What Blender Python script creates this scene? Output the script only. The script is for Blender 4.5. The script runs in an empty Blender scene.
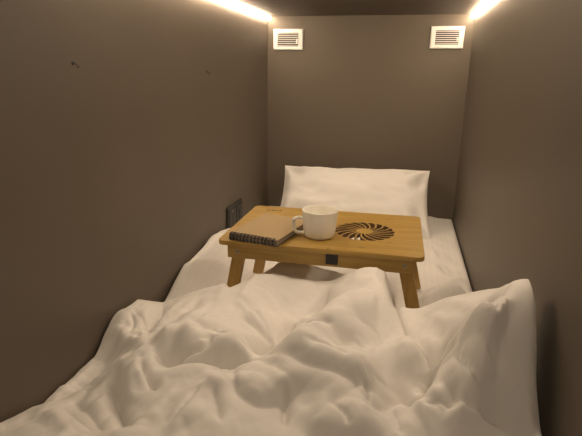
import bpy, bmesh, math, random
import numpy as np
from mathutils import Vector, Matrix, noise

random.seed(4)
scn = bpy.context.scene
COL = scn.collection
R = math.radians

# ------------------------------------------------------------------ the pod
W, L = 0.95, 2.469            # inner width and the distance of the end wall
ZM = 0.18                     # top of the sheeted mattress above the pod floor
ZC = 1.116                    # ceiling
TT = 0.4183                   # top of the lap table
CAM = np.array([0.6903, 0.0, ZM + 0.6736])
FPX, YAW, PITCH, ROLL = 494.8, 0.2234, 0.2841, 0.0135

fwd = np.array([-math.sin(YAW)*math.cos(PITCH), math.cos(YAW)*math.cos(PITCH), -math.sin(PITCH)])
_r = np.array([math.cos(YAW), math.sin(YAW), 0.0]); _u = np.cross(_r, fwd)
RIGHT = _r*math.cos(ROLL) + _u*math.sin(ROLL); UP = np.cross(RIGHT, fwd)

def ray(px, py):
    return RIGHT*(px-291)/FPX - UP*(py-218)/FPX + fwd
def at(px, py, z=None, y=None, x=None):
    """point of the place seen at a pixel, for a known height / distance / side"""
    d = ray(px, py)
    t = (z-CAM[2])/d[2] if z is not None else ((y-CAM[1])/d[1] if y is not None else (x-CAM[0])/d[0])
    return CAM + d*t

# ------------------------------------------------------------------ materials
def new_mat(name, col, rough=0.5, metal=0.0, spec=0.5):
    m = bpy.data.materials.new(name); m.use_nodes = True
    b = m.node_tree.nodes['Principled BSDF']
    b.inputs['Base Color'].default_value = (*col, 1)
    b.inputs['Roughness'].default_value = rough
    b.inputs['Metallic'].default_value = metal
    b.inputs['Specular IOR Level'].default_value = spec
    return m, m.node_tree.nodes, m.node_tree.links, b

def noise_bump(nt, b, scale, strength, dist=0.002, vec_scale=None, detail=4):
    n, l = nt.nodes, nt.links
    tc = n.new('ShaderNodeTexCoord'); mp = n.new('ShaderNodeMapping')
    if vec_scale: mp.inputs['Scale'].default_value = vec_scale
    tx = n.new('ShaderNodeTexNoise'); tx.inputs['Scale'].default_value = scale; tx.inputs['Detail'].default_value = detail
    bp = n.new('ShaderNodeBump'); bp.inputs['Strength'].default_value = strength; bp.inputs['Distance'].default_value = dist
    l.new(tc.outputs['Object'], mp.inputs['Vector']); l.new(mp.outputs['Vector'], tx.inputs['Vector'])
    l.new(tx.outputs['Fac'], bp.inputs['Height']); l.new(bp.outputs['Normal'], b.inputs['Normal'])
    return tx, mp, bp

def wall_material(name, c0, c1, rough=0.5):
    m, n, l, b = new_mat(name, c0, rough, spec=0.35)
    tx, mp, bp = noise_bump(m.node_tree, b, 260, 0.08, 0.0006)
    t2 = n.new('ShaderNodeTexNoise'); t2.inputs['Scale'].default_value = 3.0; t2.inputs['Detail'].default_value = 5
    rp = n.new('ShaderNodeValToRGB')
    rp.color_ramp.elements[0].color = (*c0, 1); rp.color_ramp.elements[1].color = (*c1, 1)
    rp.color_ramp.elements[0].position = 0.35; rp.color_ramp.elements[1].position = 0.7
    l.new(mp.outputs['Vector'], t2.inputs['Vector']); l.new(t2.outputs['Fac'], rp.inputs['Fac'])
    l.new(rp.outputs['Color'], b.inputs['Base Color'])
    return m
M_WALL = wall_material('grey_brown_laminate', (0.134, 0.110, 0.085), (0.142, 0.116, 0.090))
M_CEIL = wall_material('ceiling_laminate', (0.115, 0.093, 0.072), (0.123, 0.10, 0.077), 0.6)
M_FLOOR = wall_material('platform_board', (0.13, 0.11, 0.09), (0.15, 0.13, 0.11), 0.6)

def fabric(name, col, stripe=0.0, rot=0.0, period=0.02, rough=0.75, sheen=0.15, gloss=0.22):
    m, n, l, b = new_mat(name, col, rough, spec=0.3)
    b.inputs['Sheen Weight'].default_value = sheen
    b.inputs['Sheen Roughness'].default_value = 0.4
    tx, mp, bp = noise_bump(m.node_tree, b, 700, 0.12, 0.0006, detail=2)
    if stripe > 0:      # woven satin stripe: two weaves of the same white yarn
        uv = n.new('ShaderNodeUVMap'); uv.uv_map = 'weave'
        sp = n.new('ShaderNodeSeparateXYZ')
        l.new(uv.outputs['UV'], sp.inputs['Vector'])
        mu = n.new('ShaderNodeMath'); mu.operation = 'MULTIPLY'; mu.inputs[1].default_value = 2*math.pi/period
        si = n.new('ShaderNodeMath'); si.operation = 'SINE'
        l.new(sp.outputs['X'], mu.inputs[0]); l.new(mu.outputs[0], si.inputs[0])
        mr = n.new('ShaderNodeMapRange'); mr.inputs['From Min'].default_value = -0.25; mr.inputs['From Max'].default_value = 0.25
        l.new(si.outputs[0], mr.inputs['Value'])
        mx = n.new('ShaderNodeMix'); mx.data_type = 'RGBA'
        mx.inputs[6].default_value = (*[c*(1-stripe) for c in col], 1); mx.inputs[7].default_value = (*col, 1)
        l.new(mr.outputs['Result'], mx.inputs[0]); l.new(mx.outputs[2], b.inputs['Base Color'])
        m2 = n.new('ShaderNodeMapRange'); m2.inputs['To Min'].default_value = rough; m2.inputs['To Max'].default_value = rough-gloss
        l.new(mr.outputs['Result'], m2.inputs['Value']); l.new(m2.outputs['Result'], b.inputs['Roughness'])
    return m
WHITE = (0.79, 0.765, 0.735)
M_DUVET = fabric('duvet_sateen', WHITE, 0.008, period=0.017, rough=0.52, gloss=0.04)
M_SHEET = fabric('sheet_sateen', WHITE, 0.012, period=0.02)
M_PILLOW = fabric('pillow_sateen', (0.77, 0.75, 0.725), 0.0)

def bamboo(name, c0, c1, sc=(6, 90, 90)):
    m, n, l, b = new_mat(name, c0, 0.38, spec=0.45)
    tx, mp, bp = noise_bump(m.node_tree, b, 1.0, 0.05, 0.0006, sc, 6)
    rp = n.new('ShaderNodeValToRGB')
    rp.color_ramp.elements[0].color = (*c0, 1); rp.color_ramp.elements[1].color = (*c1, 1)
    rp.color_ramp.elements[0].position = 0.38; rp.color_ramp.elements[1].position = 0.66
    l.new(tx.outputs['Fac'], rp.inputs['Fac'])
    # knuckles of the cane: short dark flecks across the strips
    t2 = n.new('ShaderNodeTexNoise'); t2.inputs['Scale'].default_value = 1.0; t2.inputs['Detail'].default_value = 1
    mp2 = n.new('ShaderNodeMapping'); mp2.inputs['Scale'].default_value = (sc[0]*5, sc[1]*0.45, sc[2]*0.45)
    tc = n.new('ShaderNodeTexCoord'); l.new(tc.outputs['Object'], mp2.inputs['Vector']); l.new(mp2.outputs['Vector'], t2.inputs['Vector'])
    r2 = n.new('ShaderNodeMapRange'); r2.inputs['From Min'].default_value = 0.70; r2.inputs['From Max'].default_value = 0.80
    l.new(t2.outputs['Fac'], r2.inputs['Value'])
    mx = n.new('ShaderNodeMix'); mx.data_type = 'RGBA'; mx.inputs[7].default_value = (c0[0]*.55, c0[1]*.5, c0[2]*.45, 1)
    l.new(rp.outputs['Color'], mx.inputs[6]); l.new(r2.outputs['Result'], mx.inputs[0])
    l.new(mx.outputs[2], b.inputs['Base Color'])
    return m
M_BAM = bamboo('bamboo', (0.335, 0.207, 0.045), (0.43, 0.275, 0.068))
M_BAMLEG = bamboo('bamboo_leg', (0.34, 0.20, 0.045), (0.43, 0.265, 0.07), (90, 90, 8))
M_KRAFT = new_mat('kraft_card', (0.37, 0.272, 0.155), 0.8, spec=0.2)[0]
nb = M_KRAFT.node_tree; noise_bump(nb, nb.nodes['Principled BSDF'], 400, 0.1, 0.0004)
M_PAGES = new_mat('page_edges', (0.24, 0.19, 0.14), 0.85)[0]
M_BLACKCARD = new_mat('black_card', (0.022, 0.02, 0.018), 0.6)[0]
M_WIRE = new_mat('black_wire', (0.012, 0.012, 0.012), 0.35)[0]
M_CERAMIC = new_mat('white_ceramic', (0.84, 0.82, 0.75), 0.22, spec=0.5)[0]
M_VENT = new_mat('white_plastic', (0.80, 0.79, 0.76), 0.4)[0]
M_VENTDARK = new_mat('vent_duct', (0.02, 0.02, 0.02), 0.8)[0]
M_SOCK = new_mat('black_plastic', (0.028, 0.027, 0.026), 0.42)[0]
M_SOCK2 = new_mat('charcoal_plastic', (0.030, 0.028, 0.026), 0.5)[0]
M_DARK = new_mat('deep_black', (0.008, 0.008, 0.008), 0.5)[0]
M_ALU = new_mat('aluminium', (0.42, 0.40, 0.37), 0.4, 1.0)[0]
M_STEEL = new_mat('zinc_bolt', (0.36, 0.31, 0.22), 0.4, 1.0)[0]
M_BURN = new_mat('burnt_engraving', (0.12, 0.065, 0.025), 0.7)[0]
M_HOOK = new_mat('dark_hook', (0.05, 0.04, 0.032), 0.5)[0]
M_DOT = new_mat('pale_dot', (0.55, 0.5, 0.4), 0.5)[0]
M_LED = bpy.data.materials.new('led_diffuser'); M_LED.use_nodes = True
_n = M_LED.node_tree.nodes; _n.clear()
em = _n.new('ShaderNodeEmission'); em.inputs['Color'].default_value = (1.0, 0.78, 0.55, 1); em.inputs['Strength'].default_value = 52
out = _n.new('ShaderNodeOutputMaterial'); M_LED.node_tree.links.new(em.outputs[0], out.inputs[0])

# ------------------------------------------------------------------ mesh helpers
def link(name, me, mat=None, parent=None, loc=(0, 0, 0), rot=(0, 0, 0), smooth=False):
    o = bpy.data.objects.new(name, me); COL.objects.link(o)
    if mat: me.materials.append(mat)
    o.location = loc; o.rotation_euler = rot
    if parent: o.parent = parent
    if smooth:
        for p in me.polygons: p.use_smooth = True
    return o
def from_bm(name, bm, mat, parent=None, loc=(0, 0, 0), rot=(0, 0, 0), smooth=False):
    bmesh.ops.recalc_face_normals(bm, faces=bm.faces)
    me = bpy.data.meshes.new(name); bm.to_mesh(me); bm.free()
    return link(name, me, mat, parent, loc, rot, smooth)
def thing(name, label, cat, loc=(0, 0, 0), rot=(0, 0, 0), group=None):
    o = bpy.data.objects.new(name, None); COL.objects.link(o); o.empty_display_size = 0.05
    o.location = loc; o.rotation_euler = rot
    return tag(o, label, cat, group)
def tag(o, label, cat, group=None):
    o['label'] = label; o['category'] = cat
    if group: o['group'] = group
    return o
def struct(o):
    o['kind'] = 'structure'; return o
def box(bm, lo, hi, bevel=0.0, seg=2, mat=None):
    lo, hi = Vector(lo), Vector(hi)
    r = bmesh.ops.create_cube(bm, size=1.0)
    vs = r['verts']
    for v in vs:
        v.co = Vector(((lo[i]+hi[i])/2 + v.co[i]*(hi[i]-lo[i])) for i in range(3))
    if mat is not None: bmesh.ops.transform(bm, matrix=mat, verts=vs)
    if bevel > 0:
        es = set(e for v in vs for e in v.link_edges)
        bmesh.ops.bevel(bm, geom=list(es), offset=bevel, segments=seg, profile=0.5, affect='EDGES')
def cyl(bm, r, p0, p1, seg=24, bevel=0.0):
    p0, p1 = Vector(p0), Vector(p1); d = p1-p0
    q = d.to_track_quat('Z', 'Y').to_matrix().to_4x4()
    r_ = bmesh.ops.create_cone(bm, cap_ends=True, segments=seg, radius1=r, radius2=r, depth=d.length,
                               matrix=Matrix.Translation((p0+p1)/2) @ q)
    if bevel > 0:
        caps = set(e for v in r_['verts'] for f in v.link_faces if len(f.verts) > 4 for e in f.edges)
        bmesh.ops.bevel(bm, geom=list(caps), offset=bevel, segments=2, profile=0.5, affect='EDGES')
def tube(bm, pts, r, seg=8, closed=False):
    """sweep a circle along a polyline"""
    pts = [Vector(p) for p in pts]; n = len(pts); rings = []
    for i, p in enumerate(pts):
        a = pts[i-1] if (i > 0 or closed) else p; b = pts[(i+1) % n] if (i < n-1 or closed) else p
        t = (b-a).normalized(); q = t.to_track_quat('Z', 'Y')
        rr = r[i] if isinstance(r, (list, tuple)) else r
        rings.append([bm.verts.new(p + q @ Vector((math.cos(2*math.pi*k/seg)*rr, math.sin(2*math.pi*k/seg)*rr, 0))) for k in range(seg)])
    for i in range(n if closed else n-1):
        A, B = rings[i], rings[(i+1) % n]
        off = 0
        if closed and i == n-1:
            off = min(range(seg), key=lambda s: (A[0].co-B[s].co).length)
        for k in range(seg):
            bm.faces.new((A[k], A[(k+1) % seg], B[(k+1+off) % seg], B[(k+off) % seg]))
    if not closed:
        bm.faces.new(rings[0][::-1]); bm.faces.new(rings[-1])
def extrude_profile(bm, prof, y0, y1):
    """prof: list of (x, z); runs along y"""
    a = [bm.verts.new((x, y0, z)) for x, z in prof]; b = [bm.verts.new((x, y1, z)) for x, z in prof]
    n = len(prof)
    for i in range(n):
        bm.faces.new((a[i], a[(i+1) % n], b[(i+1) % n], b[i]))
    bm.faces.new(a[::-1]); bm.faces.new(b)

# ------------------------------------------------------------------ the shell of the pod
Y0 = 0.12
def slab(name, lo, hi, mat):
    bm = bmesh.new(); box(bm, lo, hi); return struct(from_bm(name, bm, mat))
slab('floor', (-0.03, Y0, -0.04), (W+0.03, L+0.03, 0.0), M_FLOOR)
slab('wall_left', (-0.03, Y0, 0.0), (0.0, L, ZC), M_WALL)
slab('wall_right', (W, Y0, 0.0), (W+0.03, L, ZC), M_WALL)
slab('wall_back', (-0.03, L, 0.0), (W+0.03, L+0.03, ZC), M_WALL)
slab('ceiling', (-0.03, Y0, ZC), (W+0.03, L+0.03, ZC+0.03), M_CEIL)

# ------------------------------------------------------------------ LED strips in the two upper corners
LED0 = 0.82
def led(side, label):
    s = 1 if side == 'left' else -1
    x0 = 0.0 if side == 'left' else W
    t = thing('led_strip_light', label, 'light', (x0, LED0, ZC), group=None)
    y1 = L-LED0-0.004; S = 0.019; k = 0.0016
    bm = bmesh.new()
    extrude_profile(bm, [(s*0.0006, -0.0006), (s*S, -0.0006), (s*S, -0.0006-k), (s*(k+.0006), -0.0006-k), (s*(k+.0006), -S), (s*0.0006, -S)], 0, y1)
    from_bm('channel', bm, M_ALU, t)
    bm = bmesh.new()
    a, b = (s*0.0022, -S+0.0012), (s*(S-0.0012), -0.0022); pr = [(s*0.0024, -0.0024)]
    pr.append(a)
    for i in range(1, 6):
        f = i/6; bulge = 0.0075*math.sin(math.pi*f)
        pr.append((a[0]+(b[0]-a[0])*f + s*bulge*0.7, a[1]+(b[1]-a[1])*f - bulge*0.7))
    pr.append(b)
    extrude_profile(bm, pr, 0.003, y1-0.003)
    from_bm('diffuser', bm, M_LED, t)
    for yy in (0.0, y1-0.0026):
        bm = bmesh.new(); extrude_profile(bm, [(s*0.0023, -0.0023), (s*(S-.0005), -0.0023), (s*0.0023, -S+.0005)], yy, yy+0.0026)
        from_bm('end_cap', bm, M_ALU, t)
    return t
led('left', 'glowing warm LED strip along the top of the left wall')
led('right', 'glowing warm LED strip along the top of the right wall')

# ------------------------------------------------------------------ air vents
def vent(loc, label, slider_side):
    w, h = 0.146, 0.096
    t = thing('air_vent', label, 'vent', loc, group='air vents on the end wall')
    bm = bmesh.new()                                     # frame with a rectangular opening
    ow, oh = w/2, h/2; iw, ih = w/2-0.022, h/2-0.017; d = 0.012
    def loop(a, b, y): return [bm.verts.new((x, y, z)) for x, z in ((-a, -b), (a, -b), (a, b), (-a, b))]
    l0 = loop(ow, oh, 0); l1 = loop(ow, oh, -d*0.55); l2 = loop(ow-0.004, oh-0.004, -d); l3 = loop(iw, ih, -d); l4 = loop(iw, ih, -0.0015); l5 = loop(iw, ih, 0)
    for A, B in ((l0, l1), (l1, l2), (l2, l3), (l3, l4), (l4, l5), (l5, l0)):
        for i in range(4): bm.faces.new((A[i], A[(i+1) % 4], B[(i+1) % 4], B[i]))
    from_bm('frame', bm, M_VENT, t, loc=(0, -0.0008, 0))
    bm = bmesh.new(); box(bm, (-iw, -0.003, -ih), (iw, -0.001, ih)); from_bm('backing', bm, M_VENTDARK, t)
    n = 7; st = 2*ih/n
    for i in range(n):
        z = -ih + st*(i+0.5)
        bm = bmesh.new()
        box(bm, (-iw, -0.0042, -0.0009), (iw, 0.0042, 0.0009), mat=Matrix.Translation((0, -0.0065, z)) @ Matrix.Rotation(R(22), 4, 'X'))
        from_bm('slat', bm, M_VENT, t)
    bm = bmesh.new(); box(bm, (-0.0028, -0.0045, -0.011), (0.0028, 0, 0.011), 0.001)
    box(bm, (-0.0045, -0.007, -0.003), (0.0045, -0.003, 0.003), 0.001)
    from_bm('slider', bm, M_VENT, t, loc=(iw-0.006, -0.0125, -0.008))
    return t
vent((0.105, L, 1.010), 'white louvred air vent high on the end wall, the left hand one', 'r')
vent((0.840, L, 1.018), 'white louvred air vent high on the end wall, the right hand one', 'r')

# ------------------------------------------------------------------ power socket on the left wall
t = thing('power_socket', 'black double wall plate on the left wall beside the lap table', 'socket', (0, 1.927, 0.270))
bm = bmesh.new(); box(bm, (0.0008, -0.092, -0.052), (0.010, 0.092, 0.052), 0.003); from_bm('frame', bm, M_SOCK, t)
bm = bmesh.new(); box(bm, (0.009, -0.083, -0.041), (0.0135, -0.003, 0.041), 0.0018); sw = from_bm('switch', bm, M_SOCK2, t)
bm = bmesh.new(); box(bm, (0.0133, -0.0445, -0.039), (0.0143, -0.0415, 0.022)); from_bm('slot', bm, M_DARK, sw)
bm = bmesh.new(); cyl(bm, 0.0032, (0.0132, -0.043, 0.029), (0.0146, -0.043, 0.029), 12); from_bm('marker', bm, M_DOT, sw)
bm = bmesh.new(); box(bm, (0.009, 0.003, -0.041), (0.0135, 0.083, 0.041), 0.0018); so = from_bm('outlet', bm, M_SOCK2, t)
bm = bmesh.new(); box(bm, (0.0125, 0.032, -0.022), (0.0150, 0.052, 0.020), 0.001); from_bm('port', bm, M_DARK, so)

# ------------------------------------------------------------------ two tiny hooks on the left wall
def hook(y, z, label):
    t = thing('wall_hook', label, 'hook', (0, y, z), group='tiny hooks on the left wall')
    bm = bmesh.new(); cyl(bm, 0.0045, (0.0004, 0, 0), (0.0022, 0, 0), 14, 0.0006); from_bm('rosette', bm, M_HOOK, t)
    bm = bmesh.new()
    tube(bm, [(0.002, 0, 0), (0.006, 0, 0), (0.0085, 0, -0.002), (0.0095, 0, -0.006), (0.0115, 0, -0.0085), (0.0135, 0, -0.0075), (0.014, 0, -0.004)], 0.0012, 8)
    from_bm('prong', bm, M_HOOK, t, smooth=True)
hook(0.955, 0.868, 'tiny dark hook on the left wall, the one nearer the foot of the bed')
hook(1.680, 0.856, 'tiny dark hook on the left wall, the one nearer the vents')

# ------------------------------------------------------------------ soft surfaces
def sstep(a, b, x):
    t = np.clip((x-a)/(b-a), 0, 1); return t*t*(3-2*t)
def grid_mesh(name, X, Y, Z, mat, parent=None, uv=None, close_z=None, sub=1):
    """X,Y,Z: (rows, cols). closed below by a flat bottom at close_z."""
    nr, nc = X.shape
    verts = np.stack([X, Y, Z], -1).reshape(-1, 3).tolist(); faces = []
    idx = lambda i, j: i*nc+j
    for i in range(nr-1):
        for j in range(nc-1):
            faces.append((idx(i, j), idx(i, j+1), idx(i+1, j+1), idx(i+1, j)))
    ntop = len(faces)
    if close_z is not None:
        ring = [idx(0, j) for j in range(nc)] + [idx(i, nc-1) for i in range(1, nr)] + \
               [idx(nr-1, j) for j in range(nc-2, -1, -1)] + [idx(i, 0) for i in range(nr-2, 0, -1)]
        base = len(verts)
        for k in ring: verts.append([verts[k][0], verts[k][1], close_z])
        m = len(ring)
        for k in range(m):
            faces.append((ring[(k+1) % m], ring[k], base+k, base+(k+1) % m))
        faces.append(tuple(range(base+m-1, base-1, -1)))
    me = bpy.data.meshes.new(name); me.from_pydata(verts, [], faces); me.update()
    if uv is not None:
        U, V = uv; u = U.reshape(-1); v = V.reshape(-1)
        lay = me.uv_layers.new(name='weave')
        for p in me.polygons[:ntop]:
            for li in p.loop_indices:
                k = me.loops[li].vertex_index
                if k < len(u): lay.data[li].uv = (u[k], v[k])
    for p in me.polygons[:ntop]: p.use_smooth = True
    return link(name, me, mat, parent)

class TPS:
    def __init__(s, pts, vals, lam=1e-4):
        s.P = np.array(pts); n = len(s.P); K = s.k(s.P, s.P) + lam*np.eye(n)
        A = np.block([[K, np.c_[np.ones(n), s.P]], [np.r_[[np.ones(n)], s.P.T], np.zeros((3, 3))]])
        s.w = np.linalg.solve(A, np.r_[np.array(vals), 0, 0, 0])
    def k(s, a, b):
        r2 = ((a[:, None, :]-b[None, :, :])**2).sum(-1); return 0.5*r2*np.log(r2+1e-12)
    def __call__(s, x, y):
        sh = np.shape(x); q = np.c_[np.ravel(x), np.ravel(y)]
        return (s.k(q, s.P) @ s.w[:-3] + s.w[-3] + q @ s.w[-2:]).reshape(sh)

def fbm(X, Y, sx, sy, seed, octs=4, ridged=False):
    out = np.zeros(X.size); xf, yf = X.ravel(), Y.ravel()
    for i in range(X.size):
        p = Vector((xf[i]*sx+seed, yf[i]*sy-seed*1.7, seed*0.31))
        out[i] = noise.multi_fractal(p, 0.8, 2.1, octs, noise_basis='PERLIN_ORIGINAL') if ridged else noise.fractal(p, 0.75, 2.0, octs)
    return out.reshape(X.shape)

def smooth_line(P, n=40):
    """Catmull-Rom through the points"""
    P = np.array(P, float); Q = np.vstack([2*P[0]-P[1], P, 2*P[-1]-P[-2]]); res = []
    m = len(P)-1; k = max(3, n//m)
    for i in range(m):
        p0, p1, p2, p3 = Q[i:i+4]
        for t in np.linspace(0, 1, k, endpoint=False):
            res.append(0.5*((2*p1)+(-p0+p2)*t+(2*p0-5*p1+4*p2-p3)*t*t+(-p0+3*p1-3*p2+p3)*t**3))
    res.append(P[-1]); return np.array(res)

def stroke(X, Y, P, amp, wl, wr, taper=0.25, power=2.0):
    """height of one fold along the line P; wl / wr: its width to the left / right of the line"""
    Q = smooth_line(P); best = np.full(X.shape, 1e9); side = np.zeros(X.shape); tt = np.zeros(X.shape)
    n = len(Q)-1
    for i in range(n):
        a, b = Q[i], Q[i+1]; d = b-a; l2 = d@d+1e-12
        t = np.clip(((X-a[0])*d[0]+(Y-a[1])*d[1])/l2, 0, 1)
        ex, ey = X-a[0]-t*d[0], Y-a[1]-t*d[1]; dist = np.hypot(ex, ey)
        m = dist < best
        best = np.where(m, dist, best); side = np.where(m, d[0]*ey-d[1]*ex, side); tt = np.where(m, (i+t)/n, tt)
    w = np.where(side > 0, wl, wr)
    prof = np.exp(-(best/w)**power)
    end = sstep(0, taper, tt)*sstep(0, taper, 1-tt) if taper > 0 else 1
    return amp*prof*end

# ---- mattress and its sheet
t = thing('mattress', 'white sheeted mattress filling the pod under the duvet', 'mattress', (0, 0, 0))
bm = bmesh.new(); box(bm, (0.008, 0.14, 0.0015), (W-0.008, L-0.006, ZM-0.012), 0.02, 3); from_bm('core', bm, M_SHEET, t)
gx = np.linspace(0.004, W-0.005, 120); gy = np.linspace(0.15, L-0.004, 225)
X, Y = np.meshgrid(gx, gy)
dx = np.minimum(X-gx[0], gx[-1]-X); dy = np.minimum(Y-gy[0], gy[-1]-Y)
edge = np.minimum(dx, dy)
Z = ZM - 0.010*np.exp(-edge/0.008)
S = np.zeros_like(Z)
# the sheet rides up along the left wall, and lies in loose folds by the right table leg
S += (0.066+0.022*np.exp(-((Y-1.66)/.16)**2))*np.exp(-(np.maximum(X-0.02, 0)/0.10)**2)*sstep(1.24, 1.40, Y)*(1-sstep(1.80, 1.98, Y))
S += stroke(X, Y, [at(418, 299, z=ZM+.03)[:2], at(440, 287, z=ZM+.04)[:2], at(468, 284, z=ZM+.03)[:2]], 0.040, .022, .03, .2)
S += stroke(X, Y, [at(424, 292, z=ZM+.02)[:2], at(446, 280, z=ZM+.03)[:2], at(466, 272, z=ZM+.02)[:2]], 0.016, .016, .022, .3)
S += stroke(X, Y, [at(446, 262, z=ZM)[:2], at(452, 270, z=ZM)[:2], at(455, 284, z=ZM)[:2]], -0.010, .010, .014, .3, 1.2)
S += stroke(X, Y, [at(432, 262, z=ZM)[:2], at(442, 275, z=ZM)[:2], at(462, 282, z=ZM)[:2]], 0.012, .012, .02, .3)
S += stroke(X, Y, [at(433, 248, z=ZM)[:2], at(436, 262, z=ZM)[:2]], 0.009, .010, .012, .3)
S += stroke(X, Y, [at(178, 284, z=ZM+.02)[:2], at(205, 275, z=ZM+.02)[:2], at(236, 268, z=ZM+.01)[:2]], 0.020, .02, .04, .3)
S += stroke(X, Y, [at(208, 256, z=ZM+.05)[:2], at(222, 252, z=ZM+.02)[:2], at(240, 262, z=ZM)[:2]], 0.008, .02, .02, .3)
S += 0.008*fbm(X, Y, 9, 6, 3.1, 4)*sstep(0.0, 0.03, edge)
Z = Z + S*np.clip(edge/0.01, 0, 1)**0.5*np.where(X < .2, 1, 1)
Z = np.where(X < 0.02, np.maximum(Z, ZM-0.012+S*0.8), Z)
flat = (np.exp(-((X-.225)/.035)**4)+np.exp(-((X-.755)/.035)**4))*(np.exp(-((Y-1.222)/.03)**4)+np.exp(-((Y-1.55)/.03)**4))
Z = Z*(1-np.clip(flat, 0, 1)*.6) + ZM*np.clip(flat, 0, 1)*.6
grid_mesh('fitted_sheet', X, Y, Z, M_SHEET, t, uv=(X, Y), close_z=0.1)

# ---- duvet: base form from heights read off the photograph, then its folds one by one
base_pts = [  # px, py, height above the mattress
 (-20,440,.085),(0,432,.075),(30,414,.06),(60,432,.10),(60,405,.035),(120,432,.115),(200,432,.125),(290,434,.13),(400,434,.125),(480,434,.14),(535,434,.145),
 (90,388,.025),(130,402,.09),(200,392,.135),(290,392,.15),(360,392,.15),(400,402,.125),(430,402,.135),(480,392,.19),(520,400,.17),
 (112,350,.035),(140,346,.11),(180,342,.135),(230,346,.135),(270,352,.145),(320,352,.17),(360,342,.175),(402,342,.15),(416,345,.165),(430,342,.18),(432,370,.16),(470,332,.235),(520,330,.275),
 (122,318,.085),(134,306,.085),(160,312,.10),(108,360,.02),(100,374,.015),(200,312,.125),(250,312,.14),(290,318,.125),(340,312,.175),(372,298,.19),(350,296,.17),(398,312,.13),(430,312,.19),(480,302,.265),(522,298,.31)]
edge_pts = [  # px, py, distance (y): the far edge of the duvet
 (142,300,1.10),(166,303,1.12),(190,294,1.12),(225,286,1.12),(250,284,1.15),(290,284,1.17),(320,288,1.17),(332,290,1.17),(346,276,1.19),(366,271,1.20),(383,274,1.17),(391,290,1.13),(395,301,1.09),(440,294,1.01),(490,284,.94),(512,281,.90),(532,280,.875)]
P2, V = [], []
for px, py, h in base_pts:
    q = at(px, py, z=ZM+h); P2.append(q[:2]); V.append(h)
for px, py, yy in edge_pts:
    q = at(px, py, y=yy); P2.append(q[:2]); V.append(q[2]-ZM)
for x, h in ((0.02, .08), (.3, .10), (.6, .10), (.93, .11)):
    P2.append((x, .2)); V.append(h)
for x, y, h in ((.34, 1.26, .12), (.42, 1.26, .115), (.51, 1.25, .085), (.57, 1.24, .12), (.63, 1.24, .155), (.36, 1.34, .11), (.48, 1.34, .09), (.62, 1.34, .12), (.40, 1.43, .11), (.50, 1.43, .085), (.60, 1.43, .07)):
    P2.append((x, y)); V.append(h)                # the part pushed in under the table
base = TPS(P2, V, 3e-4)
def hit(px, py, z0=.14):
    """where the view through a pixel meets the base form"""
    d = ray(px, py); d = d/np.linalg.norm(d); t_ = 0.4
    while t_ < 2.5:
        p = CAM+d*t_
        if p[2]-ZM < float(base(p[0], p[1])): break
        t_ += 0.004
    return p[:2]
NX, NY = 160, 185
u = np.linspace(0, 1, NX); u = u + 0.07*np.sin(2*np.pi*u)*-1*0 
u = np.clip(0.5 - 0.5*np.cos(np.pi*u)*0.35 - 0.5*(1-2*u)*0.65, 0, 1)
XR = 0.934
xs = 0.004 + u*(XR-0.004)
ex = [at(px, py, y=yy)[0] for px, py, yy in edge_pts]; ey = [yy+.025 for _, _, yy in edge_pts]
far = np.interp(xs, [0.0]+ex+[.95], [1.135]+ey+[.915])
kern = np.exp(-np.linspace(-2, 2, 9)**2); kern /= kern.sum()
far = far + (1.44-far)*sstep(.275, .345, xs)*(1-sstep(.63, .70, xs))
far = np.convolve(np.pad(far, 4, 'edge'), kern, 'valid')
v = np.linspace(0, 1, NY); v = 1-(1-v)**1.25
far0 = np.interp(xs, [0, .95], [1.06, .90])        # the weave stays square; only the hem follows its outline
Y = 0.22 + v[:, None]*(far0[None, :]-0.22) + v[:, None]**6*(far-far0)[None, :]
XE = 0.943-0.011*sstep(0.68, 0.79, Y)        # it stands a little off the right wall higher up
X = 0.004+u[None, :]*(XE-0.004)
H = base(X, Y)
AMP = 0.65
slope = np.sqrt(1+np.gradient(far, xs)**2)[None, :]
RIM = 0.15+0.85*sstep(0.02, 0.14, np.minimum((far[None, :]-Y)/slope, 1.27-Y))      # the folds die away towards the far hem
FOLDS = []
def fold(pix, amp, wl, wr, taper=.25, power=2.0):
    global H
    FOLDS.append((pix, amp, wl, wr, taper))
    H = H + stroke(X, Y, [hit(*p) for p in pix], amp*(AMP if amp > 0 else .75), max(wl, .024 if amp > 0 else .017), max(wr, .024 if amp > 0 else .017), taper, 2.4 if amp > 0 else 1.0)*RIM
# (the line runs in the order given; wl is the side to the left of travel)
fold([(236,342),(250,345),(268,344),(280,337),(292,322),(310,309),(325,299),(333,290)], -.036, .030, .022, .2)
fold([(372,292),(352,304),(332,317),(308,330),(284,344),(262,352)], .024, .05, .040)
fold([(388,282),(391,300),(398,325),(415,347),(434,371)], .022, .009, .07, .12)
fold([(436,374),(424,388),(404,399),(382,402),(362,398)], -.014, .018, .016)
fold([(165,352),(190,349),(215,347),(240,351),(258,356)], .026, .06, .010)
fold([(246,358),(247,381),(261,391),(286,382),(304,370)], .010, .06, .012, .2)
fold([(262,366),(300,360),(335,366),(362,376),(372,392)], .018, .045, .03)
fold([(280,350),(320,356),(350,366),(366,378)], .009, .05, .012)
fold([(362,378),(368,388),(366,398)], -.012, .010, .008)
fold([(167,424),(185,404),(205,384),(222,375)], .006, .014, .024)
fold([(213,384),(217,404),(222,427)], -.007, .006, .006)
fold([(203,384),(225,380),(246,376)], .008, .014, .008)
fold([(165,424),(190,420),(220,418)], .005, .03, .02)
fold([(152,347),(168,337),(186,333),(203,335)], .030, .024, .020, .3)
fold([(150,356),(175,357),(205,344),(212,334)], -.024, .012, .014)
fold([(166,303),(156,318),(146,331),(134,336)], -.022, .012, .018, .25)
fold([(116,322),(120,333),(134,344),(150,350)], .008, .014, .012)
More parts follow.
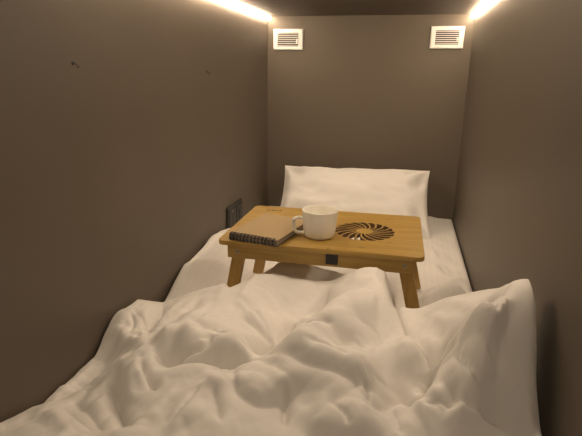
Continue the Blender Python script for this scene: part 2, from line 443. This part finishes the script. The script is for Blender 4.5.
fold([(118,345),(132,342),(148,336)], .010, .010, .010)
fold([(106,383),(118,398),(124,415),(134,428)], -.020, .008, .012)
fold([(112,362),(126,374),(128,390),(136,402)], .018, .012, .009)
fold([(135,356),(142,372),(150,388)], .018, .014, .008)
fold([(140,360),(147,376),(158,392)], -.017, .008, .008)
fold([(504,286),(509,297),(488,313),(467,331),(449,346),(446,360)], .032, .06, .010, .12)
fold([(446,358),(443,371),(427,395),(408,407)], .030, .06, .010, .15)
fold([(455,344),(476,352),(492,366)], .020, .010, .007)
fold([(462,334),(482,340),(500,354)], .020, .011, .007)
fold([(472,324),(490,330),(506,340)], .018, .011, .009)
fold([(452,362),(476,378),(500,388)], -.016, .008, .008)
fold([(447,374),(472,377),(500,391),(520,409),(540,430)], .028, .06, .008, .2)
fold([(455,402),(470,392),(488,396)], .016, .012, .009)
fold([(440,424),(462,414),(492,404)], .016, .014, .010)
fold([(312,340),(345,330),(375,345)], .007, .02, .015)
fold([(330,352),(352,340),(370,352)], -.008, .012, .012)
fold([(310,400),(330,408),(352,404),(372,412)], .005, .018, .015)
fold([(283,384),(284,400),(286,430)], -.008, .006, .006)
fold([(300,330),(316,325),(336,331)], -.007, .010, .010)
fold([(240,318),(262,332),(274,340)], -.006, .01, .008)
fold([(236,292),(256,312),(272,336)], .006, .006, .010)
fold([(180,310),(205,322),(230,330)], .006, .02, .012)
fold([(40,408),(62,420),(84,436)], .010, .018, .012)
fold([(72,400),(92,414),(106,436)], -.009, .012, .012)
fold([(300,420),(340,425),(380,432)], .012, .03, .010)
fold([(405,372),(420,360),(432,374)], .006, .010, .010)
fold([(400,330),(415,322),(432,304)], .004, .006, .006)
fold([(412,340),(428,328),(446,308)], .004, .006, .006)
# fine rumples, running roughly along the fall of the cloth
N1 = fbm(X*.8+Y*.6, -X*.6+Y*.8, 13, 5, 11.3, 4)
N2 = fbm(X*.7-Y*.7, X*.7+Y*.7, 17, 7, 5.7, 4)
def billow(fx, fy, seed, a, eps=0.0012):
    c, s_ = math.cos(a), math.sin(a); A, B = X*c+Y*s_, -X*s_+Y*c
    wx = 0.05*fbm(X, Y, 5, 5, seed+9, 2); wy = 0.05*fbm(X, Y, 5, 5, seed+17, 2)
    return np.sqrt(fbm(A+wx, B+wy, fx, fy, seed, 1)**2+eps)
BIL = RIM*(0.034*billow(6.5, 4.5, 21.3, R(35))+0.017*billow(13, 8, 8.9, R(-30)))
H = H - 0.012*RIM + BIL + 0.002*N1 + 0.0015*N2
H = np.maximum(H, 0.014)
# rounded rim: the far edge, and the side against the right wall
df = (far[None, :]-Y)/slope; rf = 0.035
prof = np.sqrt(np.clip(1-(1-np.clip(df/rf, 0, 1))**2, 0, 1))
dr = XE-X; rr_ = 0.022
prof2 = np.sqrt(np.clip(1-(1-np.clip(dr/rr_, 0, 1))**2, 0, 1))
dl = X-0.004
prof3 = 0.6+0.4*np.sqrt(np.clip(1-(1-np.clip(dl/.03, 0, 1))**2, 0, 1))
dn = (Y-0.22); prof4 = np.sqrt(np.clip(1-(1-np.clip(dn/.05, 0, 1))**2, 0, 1))
H = H*np.minimum(np.minimum(prof, prof2), np.minimum(prof3, prof4))
Z = ZM+0.006+H
ang = R(40)
# the loose cover is a little larger than the filling: let it settle and wrinkle over it
def settle(X, Y, Z, grow=0.05, frames=24):
    nr, nc = X.shape
    fill = grid_mesh('filling_form', X, Y, Z-0.004, None, close_z=ZM)
    cov = grid_mesh('cover_form', X, Y, Z, None)
    vg = cov.vertex_groups.new(name='hem')
    E = np.zeros((nr, nc)); 
    e = np.minimum(np.minimum(np.arange(nr)[:, None], nr-1-np.arange(nr)[:, None]), np.minimum(np.arange(nc)[None, :], nc-1-np.arange(nc)[None, :]))
    for k, w_ in enumerate((e < 2).ravel()):
        if w_: vg.add([k], 1.0, 'REPLACE')
    fill.modifiers.new('collision', 'COLLISION'); fill.collision.thickness_outer = 0.002; fill.collision.cloth_friction = 12
    md = cov.modifiers.new('cloth', 'CLOTH'); st = md.settings
    st.quality = 6; st.mass = MASS; st.tension_stiffness = 20; st.compression_stiffness = 20; st.shear_stiffness = 8
    st.bending_stiffness = BEND; st.air_damping = 2.0; st.tension_damping = 8; st.compression_damping = 8
    st.vertex_group_mass = 'hem'; st.shrink_min = -grow
    md.collision_settings.distance_min = 0.002; md.collision_settings.use_self_collision = False; md.collision_settings.collision_quality = 3
    md.point_cache.frame_start = 1; md.point_cache.frame_end = frames+1
    for f in range(1, frames+1): scn.frame_set(f)
    dg = bpy.context.evaluated_depsgraph_get(); ev = cov.evaluated_get(dg)
    co_ = np.empty(nr*nc*3); ev.data.vertices.foreach_get('co', co_)
    co_ = co_.reshape(nr, nc, 3).copy()
    for o in (cov, fill):
        me_ = o.data; bpy.data.objects.remove(o); bpy.data.meshes.remove(me_)
    scn.frame_set(1)
    return co_[..., 0], co_[..., 1], co_[..., 2]
BEND = 0.8; GROW = 0.035; CRISP = 1.5; MASS = 0.02
UVX, UVY = X*math.cos(ang)-Y*math.sin(ang), Y
Xc, Yc, Zc = settle(X, Y, Z, GROW)
MIXC = 0.65
def soft(A, n=3):
    for _ in range(n):
        for ax in (0, 1):
            A = np.swapaxes(A, 0, ax); P = np.concatenate([A[:1], A, A[-1:]]); A = np.swapaxes((P[:-2]+2*P[1:-1]+P[2:])/4, 0, ax)
    return A
X, Y, Z = [a_+soft(b_-a_)*MIXC for a_, b_ in ((X, Xc), (Y, Yc), (Z, Zc))]
# finer cloth, and the pressed edges of the folds drawn crisper
def finer(A):
    for ax in (0, 1):
        A = np.swapaxes(A, 0, ax); n = A.shape[0]
        P = np.concatenate([A[:1], A, A[-1:]])
        mid = (-P[0:n-1]+9*P[1:n]+9*P[2:n+1]-P[3:n+2])/16
        B = np.empty((2*n-1,)+A.shape[1:]); B[0::2] = A; B[1::2] = mid
        A = np.swapaxes(B, 0, ax)
    return A
X, Y, Z, UVX, UVY = [finer(a_) for a_ in (X, Y, Z, UVX, UVY)]
fd = finer(np.broadcast_to(far[None, :], (NY, NX)).copy())
rim = sstep(0.01, 0.10, np.minimum(fd, 1.22)-Y)*sstep(0.0, 0.02, XE.max()-X)
V3 = np.stack([X, Y, Z], -1).reshape(-1, 3)-CAM
dep = V3 @ fwd; vx = 291+FPX*(V3 @ RIGHT)/dep; vy = 218-FPX*(V3 @ UP)/dep
def seen(px, py):
    """plan position of the cloth seen at a pixel"""
    d2 = (vx-px)**2+(vy-py)**2; k = np.nonzero(d2 < 6.0)[0]
    if len(k) == 0: return hit(px, py)
    k = k[dep[k] < dep[k].min()+.03]; k = k[np.argmin(d2[k])]
    return (V3[k]+CAM)[:2]
for pix, amp, w_ in (([(236,292),(256,312),(272,336)], -.006, .006), ([(203,384),(185,403),(167,424)], -.006, .007), ([(286,383),(287,405),(288,430)], -.007, .007),
                     ([(245,358),(225,362),(205,372)], -.005, .008), ([(300,345),(330,350),(352,362)], -.006, .008), ([(350,318),(372,330),(385,350)], -.006, .009),
                     ([(395,330),(380,345),(372,362)], -.005, .008), ([(480,300),(492,316),(500,336)], -.006, .008), ([(460,392),(478,402),(500,408)], -.006, .007),
                     ([(190,318),(212,332),(232,338)], -.006, .009), ([(130,310),(134,322),(128,334)], -.007, .007), ([(60,405),(80,420),(95,436)], -.007, .009),
                     ([(330,400),(345,412),(350,430)], -.007, .008), ([(395,405),(398,420),(402,436)], -.008, .008), ([(420,410),(440,404),(460,408)], -.006, .008)):
    FOLDS.append((pix, amp, w_, w_, .3))
for pix, amp, wl, wr, tp in FOLDS:
    P_ = np.array([seen(*p) for p in pix])
    if amp < 0:
        Z = Z + stroke(X, Y, P_, amp*CRISP, min(wl*.7, .012), min(wr*.7, .012), tp, 1.0)*rim
    else:
        Z = Z + stroke(X, Y, P_, amp*.6, max(wl*.9, .014), max(wr*.9, .014), tp, 2.0)*rim
    if amp > 0 and max(wl, wr) > 2.2*min(wl, wr):      # an overlapping edge: tuck the cloth in under it
        off = (min(wl, wr)+.010)*(1 if wl < wr else -1)
        d_ = np.gradient(P_, axis=0); d_ /= np.linalg.norm(d_, axis=1, keepdims=True)+1e-9
        Q_ = P_+off*np.stack([-d_[:, 1], d_[:, 0]], -1)
        Z = Z + stroke(X, Y, Q_, -amp*CRISP*.9, .012, .012, tp, 1.0)*rim
Z = Z + rim*(0.0065*billow(24, 10, 4.4, R(62), .0004)+0.004*billow(30, 12, 14.9, R(-20), .0004)-.002)
X = np.clip(X, 0.003, 0.946)
Z = np.maximum(Z, ZM+0.006)
Z = np.where(Y > 1.15, np.minimum(Z, np.interp(Y, [1.15, 1.19], [.42, .355])), Z)      # it clears the table rail
duv = grid_mesh('duvet', X, Y, Z, M_DUVET, uv=(UVX, UVY), close_z=ZM+0.004)
tag(duv, 'rumpled white duvet heaped over the near half of the bed', 'duvet')

# ---- pillow leaning against the end wall
def pillow():
    nu, nv = 70, 50; w, h = 0.352, 0.195
    us = np.sin(np.linspace(-1, 1, nu)*math.pi/2); vs = np.sin(np.linspace(-1, 1, nv)*math.pi/2)
    Ug, Vg = np.meshgrid(us, vs)
    puff = (np.clip(1-np.abs(Ug)**2.6, 0, 1)**0.55)*(np.clip(1-np.abs(Vg)**2.4, 0, 1)**0.6)
    px = Ug*w*np.where(Ug < 0, 0.98+0.02*Vg, 1.0-0.02*(1-Vg)*-1)*(1-0.045*(1-np.abs(Vg)**2)*np.abs(Ug)**3); py = Vg*h*(1-0.07*(1-np.abs(Ug)**2)*np.abs(Vg)**3)
    wr = 0.016*fbm(Ug, Vg, 2.2, 2.8, 2.2, 3)
    # corner pleats radiating inwards
    for cx, cy in ((-1, 1), (1, 1), (-1, -1), (1, -1)):
        a = np.arctan2((cy-Vg)*h, (cx-Ug)*w*1.0); d = np.hypot((cy-Vg)*h, (cx-Ug)*w)
        wr = wr + 0.016*np.sin(a*8+cx*1.3)*np.exp(-((d-.11)/.07)**2)
    front = puff*0.085 + wr*np.clip(puff*2, 0, 1); back = -puff*0.055
    verts = []; faces = []
    for Zs in (front, back):
        verts += np.stack([px, py, Zs], -1).reshape(-1, 3).tolist()
    n = nu*nv; I = lambda s, i, j: s*n+i*nu+j
    for i in range(nv-1):
        for j in range(nu-1):
            faces.append((I(0, i, j), I(0, i, j+1), I(0, i+1, j+1), I(0, i+1, j)))
            faces.append((I(1, i, j), I(1, i+1, j), I(1, i+1, j+1), I(1, i, j+1)))
    bm = bmesh.new(); bv = [bm.verts.new(v_) for v_ in verts]
    for f in faces: bm.faces.new([bv[k] for k in f])
    uvl = bm.loops.layers.uv.new('weave')
    for f in bm.faces:
        for lp in f.loops: lp[uvl].uv = (lp.vert.co.x, lp.vert.co.y)
    bmesh.ops.remove_doubles(bm, verts=bm.verts, dist=0.0004)
    lean = R(41)
    o = from_bm('pillow', bm, M_PILLOW, loc=(0.466, 2.245, 0.288), rot=(lean, R(-0.9), R(0)), smooth=True)
    return tag(o, 'white pillow leaning against the end wall behind the lap table', 'pillow')
pillow()

# ------------------------------------------------------------------ bamboo lap table
TW, TD, TH = 0.543, 0.379, 0.013
tab = thing('lap_table', 'bamboo folding lap table standing over the bed with swirl cut vent', 'table', (0.4855, 1.387, ZM), (0, 0, 0.010))
top_z = TT-ZM
def bez_poly(cu, pts):
    sp = cu.splines.new('POLY'); sp.points.add(len(pts)-1); sp.use_cyclic_u = True
    for p, q in zip(sp.points, pts): p.co = (q[0], q[1], 0, 1)
cu = bpy.data.curves.new('tabletop', 'CURVE'); cu.dimensions = '2D'; cu.fill_mode = 'BOTH'
rad = 0.016; op = []
for cx, cy, a0 in ((TW/2-rad, TD/2-rad, 0), (-TW/2+rad, TD/2-rad, 90), (-TW/2+rad, -TD/2+rad, 180), (TW/2-rad, -TD/2+rad, 270)):
    for k in range(9):
        a = R(a0+k*90/8); op.append((cx+rad*math.cos(a), cy+rad*math.sin(a)))
bez_poly(cu, op)
fc = (0.110, -0.008); r0, r1, NB = 0.023, 0.087, 19
for k in range(NB):
    a0 = 2*math.pi*k/NB; A, B = [], []
    for i in range(11):
        f = i/10; r = r0+(r1-r0)*f; tw = 0.45*f**1.2
        hw = 0.0029+0.0100*f*(1 if 0 < i < 10 else 0.55)
        a = a0+tw
        A.append((fc[0]+r*math.cos(a)-hw*math.sin(a), fc[1]+r*math.sin(a)+hw*math.cos(a)))
        B.append((fc[0]+r*math.cos(a)+hw*math.sin(a), fc[1]+r*math.sin(a)-hw*math.cos(a)))
    bez_poly(cu, A+B[::-1])
cu.extrude = TH/2-0.0016; cu.bevel_depth = 0.0016; cu.bevel_resolution = 2
tmp = bpy.data.objects.new('tabletop_curve', cu); COL.objects.link(tmp)
dg = bpy.context.evaluated_depsgraph_get(); dg.update()
me = bpy.data.meshes.new_from_object(tmp.evaluated_get(dg)); me.name = 'tabletop'
COL.objects.unlink(tmp); bpy.data.objects.remove(tmp)
me.materials.clear()
me.materials.append(M_BAM); me.materials.append(M_BURN)      # laser cut slots have charred walls
for p in me.polygons:
    r_ = math.hypot(p.center.x-fc[0], p.center.y-fc[1])
    if r_ < r1+0.006 and abs(p.normal.z) < 0.75: p.material_index = 1
top = link('tabletop', me, None, tab, (0, 0, top_z-TH/2))
zt = top_z-TH
fy = TD/2-0.009; ax = 0.248
for s, nm in ((-1, 'front_rail'), (1, 'back_rail')):
    bm = bmesh.new(); box(bm, (-ax, min(s*fy, s*(fy-0.016)), zt-0.039), (ax, max(s*fy, s*(fy-0.016)), zt-0.0005), 0.003); from_bm(nm, bm, M_BAM, tab)
for s in (-1, 1):
    bm = bmesh.new(); box(bm, (min(s*0.19, s*0.205), -fy+0.017, zt-0.030), (max(s*0.19, s*0.205), fy-0.017, zt-0.0005), 0.002); from_bm('side_rail', bm, M_BAM, tab)
# legs pivot on bolts through the rails and splay outwards
for sx in (-1, 1):
    for sy in (-1, 1):
        yc = sy*(fy-0.016-0.010)
        px_ = 0.226 if sx > 0 else -0.219
        p0 = Vector((px_, yc, zt-0.018)); p1 = Vector((px_+sx*(0.050 if sx > 0 else 0.040), yc, 0.004))
        d = p1-p0; ln = d.length
        mat = Matrix.Translation(p0) @ Matrix.Rotation(math.atan2(-d.x, -d.z), 4, 'Y')
        bm = bmesh.new()
        w = 0.0175; pr = [(-w, -ln), (w, -ln)] + [(w*math.cos(R(a)), w*math.sin(R(a))*0.9) for a in range(0, 181, 20)]
        a_ = [bm.verts.new((x, -0.009, z)) for x, z in pr]; b_ = [bm.verts.new((x, 0.009, z)) for x, z in pr]
        for i in range(len(pr)): bm.faces.new((a_[i], a_[(i+1) % len(pr)], b_[(i+1) % len(pr)], b_[i]))
        bm.faces.new(a_[::-1]); bm.faces.new(b_)
        bmesh.ops.bevel(bm, geom=[e for e in bm.edges], offset=0.0018, segments=2, profile=.5, affect='EDGES')
        bmesh.ops.transform(bm, matrix=mat, verts=bm.verts)
        for v_ in bm.verts: v_.co.z = max(v_.co.z, 0.0015)
        lg = from_bm('leg', bm, M_BAMLEG, tab)
        bm = bmesh.new(); yo = sy*fy
        cyl(bm, 0.0062, (p0.x, yo-sy*0.002, p0.z), (p0.x, yo+sy*0.0022, p0.z), 18, 0.001)
        bt = from_bm('bolt', bm, M_STEEL, lg)
        bm = bmesh.new(); cyl(bm, 0.0019, (p0.x, yo+sy*0.0020, p0.z), (p0.x, yo+sy*0.0030, p0.z), 6)
        from_bm('hex_recess', bm, M_DARK, lg)
        if sy > 0:
            bm = bmesh.new(); q = p0+d*0.22
            cyl(bm, 0.0045, (q.x, q.y-0.010, q.z), (q.x, q.y-0.0085, q.z), 14); from_bm('stop_hole', bm, M_DARK, lg)
# latch on the front rail, and the maker's mark burnt into the far left corner
bm = bmesh.new(); box(bm, (0.024, -fy-0.0065, zt-0.030), (0.056, -fy-0.0003, zt-0.001), 0.002); lt = from_bm('latch', bm, M_DARK, tab)
lt['label'] = 'black plastic latch'
bm = bmesh.new(); box(bm, (0.030, -fy-0.0085, zt-0.024), (0.050, -fy-0.0060, zt-0.014), 0.001); from_bm('latch_button', bm, M_DARK, lt)
bm = bmesh.new()
mx0, my0 = -0.222, 0.142
for k, (wd, hh) in enumerate(((.006, .012), (.005, .009), (.007, .012), (.005, .010), (.006, .009), (.006, .012))):
    box(bm, (mx0+k*0.0085, my0-hh/2, top_z-0.0006), (mx0+k*0.0085+wd, my0+hh/2, top_z+0.0003))
from_bm('burnt_mark', bm, M_BURN, tab)['label'] = 'small dark mark burnt into the corner'

# ------------------------------------------------------------------ notebook
NW, ND = 0.148, 0.215
nbk = thing('spiral_notebook', 'kraft covered notebook with black wire spiral on the lap table', 'notebook', (0.337, 1.299, TT+0.0004), (0, 0, R(-12)))
bm = bmesh.new(); box(bm, (-NW/2, -ND/2, 0.0004), (NW/2, ND/2, 0.0018), 0.0005, 1); from_bm('back_cover', bm, M_BLACKCARD, nbk)
bm = bmesh.new()
box(bm, (-NW/2+0.002, -ND/2+0.003, 0.0019), (NW/2-0.003, ND/2-0.002, 0.0165)); from_bm('pages', bm, M_PAGES, nbk)
bm = bmesh.new(); box(bm, (-NW/2, -ND/2, 0.0166), (NW/2, ND/2, 0.0180), 0.0005, 1); from_bm('front_cover', bm, M_KRAFT, nbk)
NRING = 13
for k in range(NRING):
    x = -NW/2+0.010+k*(NW-0.020)/(NRING-1)
    bm = bmesh.new()
    for off in (-0.0013, 0.0013):
        pts = []
        for i in range(16):
            a = 2*math.pi*i/16
            pts.append((x+off, -ND/2+0.0005+0.0100*math.cos(a), 0.0110+0.0104*math.sin(a)))
        tube(bm, pts, 0.00115, 6, closed=True)
    from_bm('wire_ring', bm, M_WIRE, nbk, smooth=True)
bm = bmesh.new()      # the dark punched strip behind the rings
box(bm, (-NW/2+0.003, -ND/2+0.0005, 0.0020), (NW/2-0.004, -ND/2+0.0030, 0.0165)); from_bm('punched_edge', bm, M_PAGES, nbk)

# ------------------------------------------------------------------ mug
mug = thing('mug', 'white ceramic mug standing on the lap table by the notebook', 'mug', (0.477, 1.297, TT+0.0004), (0, 0, R(0)))
prof = [(0, 0.002), (0.026, 0.002), (0.029, 0.0), (0.034, 0.001), (0.0385, 0.006), (0.0405, 0.014), (0.0435, 0.045), (0.0455, 0.0765), (0.0458, 0.0785), (0.0448, 0.0795), (0.0432, 0.0785),
        (0.0425, 0.074), (0.0405, 0.045), (0.0375, 0.016), (0.034, 0.008), (0.026, 0.006), (0, 0.006)]
bm = bmesh.new(); seg = 56; rings = []
for r, z in prof:
    if r == 0: rings.append([bm.verts.new((0, 0, z))])
    else: rings.append([bm.verts.new((r*math.cos(2*math.pi*k/seg), r*math.sin(2*math.pi*k/seg), z)) for k in range(seg)])
for A, B in zip(rings, rings[1:]):
    for k in range(seg):
        if len(A) == 1: bm.faces.new((A[0], B[k], B[(k+1) % seg]))
        elif len(B) == 1: bm.faces.new((A[k], A[(k+1) % seg], B[0]))
        else: bm.faces.new((A[k], A[(k+1) % seg], B[(k+1) % seg], B[k]))
bmesh.ops.scale(bm, vec=(1.09, 1.09, 0.975), verts=bm.verts)
from_bm('body', bm, M_CERAMIC, mug, smooth=True)
bm = bmesh.new()
hp = [(0.0425, 0.0665), (0.052, 0.0685), (0.063, 0.0670), (0.0690, 0.0600), (0.0690, 0.045), (0.0660, 0.029), (0.0600, 0.0225), (0.050, 0.0205), (0.0405, 0.0215)]
hp = smooth_line(hp, 36)
tube(bm, [(-x-0.003, 0, z*0.90-0.0072) for x, z in hp], 0.0046, 12)
for v_ in bm.verts: v_.co.y *= 1.45
from_bm('handle', bm, M_CERAMIC, mug, rot=(0, 0, R(14)), smooth=True)

# ------------------------------------------------------------------ lamp of the corridor outside the open end
la = bpy.data.lights.new('corridor_lamp', 'AREA'); la.shape = 'DISK'; la.size = 0.45; la.energy = 4.2; la.color = (1.0, 0.78, 0.56)
lo = bpy.data.objects.new('corridor_lamp', la); COL.objects.link(lo)
lo.location = (0.62, -0.75, 1.32); lo.rotation_euler = (Vector((0.47, 1.7, 0.35))-lo.location).to_track_quat('-Z', 'Y').to_euler()

# ------------------------------------------------------------------ camera, world, view
cam = bpy.data.cameras.new('camera'); co = bpy.data.objects.new('camera', cam); COL.objects.link(co)
cam.sensor_fit = 'HORIZONTAL'; cam.sensor_width = 36; cam.lens = FPX/582*36; cam.clip_start = 0.01
co.matrix_world = Matrix(((RIGHT[0], UP[0], -fwd[0], CAM[0]), (RIGHT[1], UP[1], -fwd[1], CAM[1]), (RIGHT[2], UP[2], -fwd[2], CAM[2]), (0, 0, 0, 1)))
scn.camera = co
wd = bpy.data.worlds.new('corridor'); scn.world = wd; wd.use_nodes = True
wd.node_tree.nodes['Background'].inputs[0].default_value = (1.0, 0.8, 0.6, 1)
wd.node_tree.nodes['Background'].inputs[1].default_value = 0.01
scn.view_settings.view_transform = 'Standard'; scn.view_settings.look = 'None'
scn.view_settings.exposure = 0.16; scn.view_settings.gamma = 1.0; scn.view_settings.use_curve_mapping = False
scn.cycles.use_denoising = True
scn.cycles.max_bounces = 12; scn.cycles.diffuse_bounces = 8
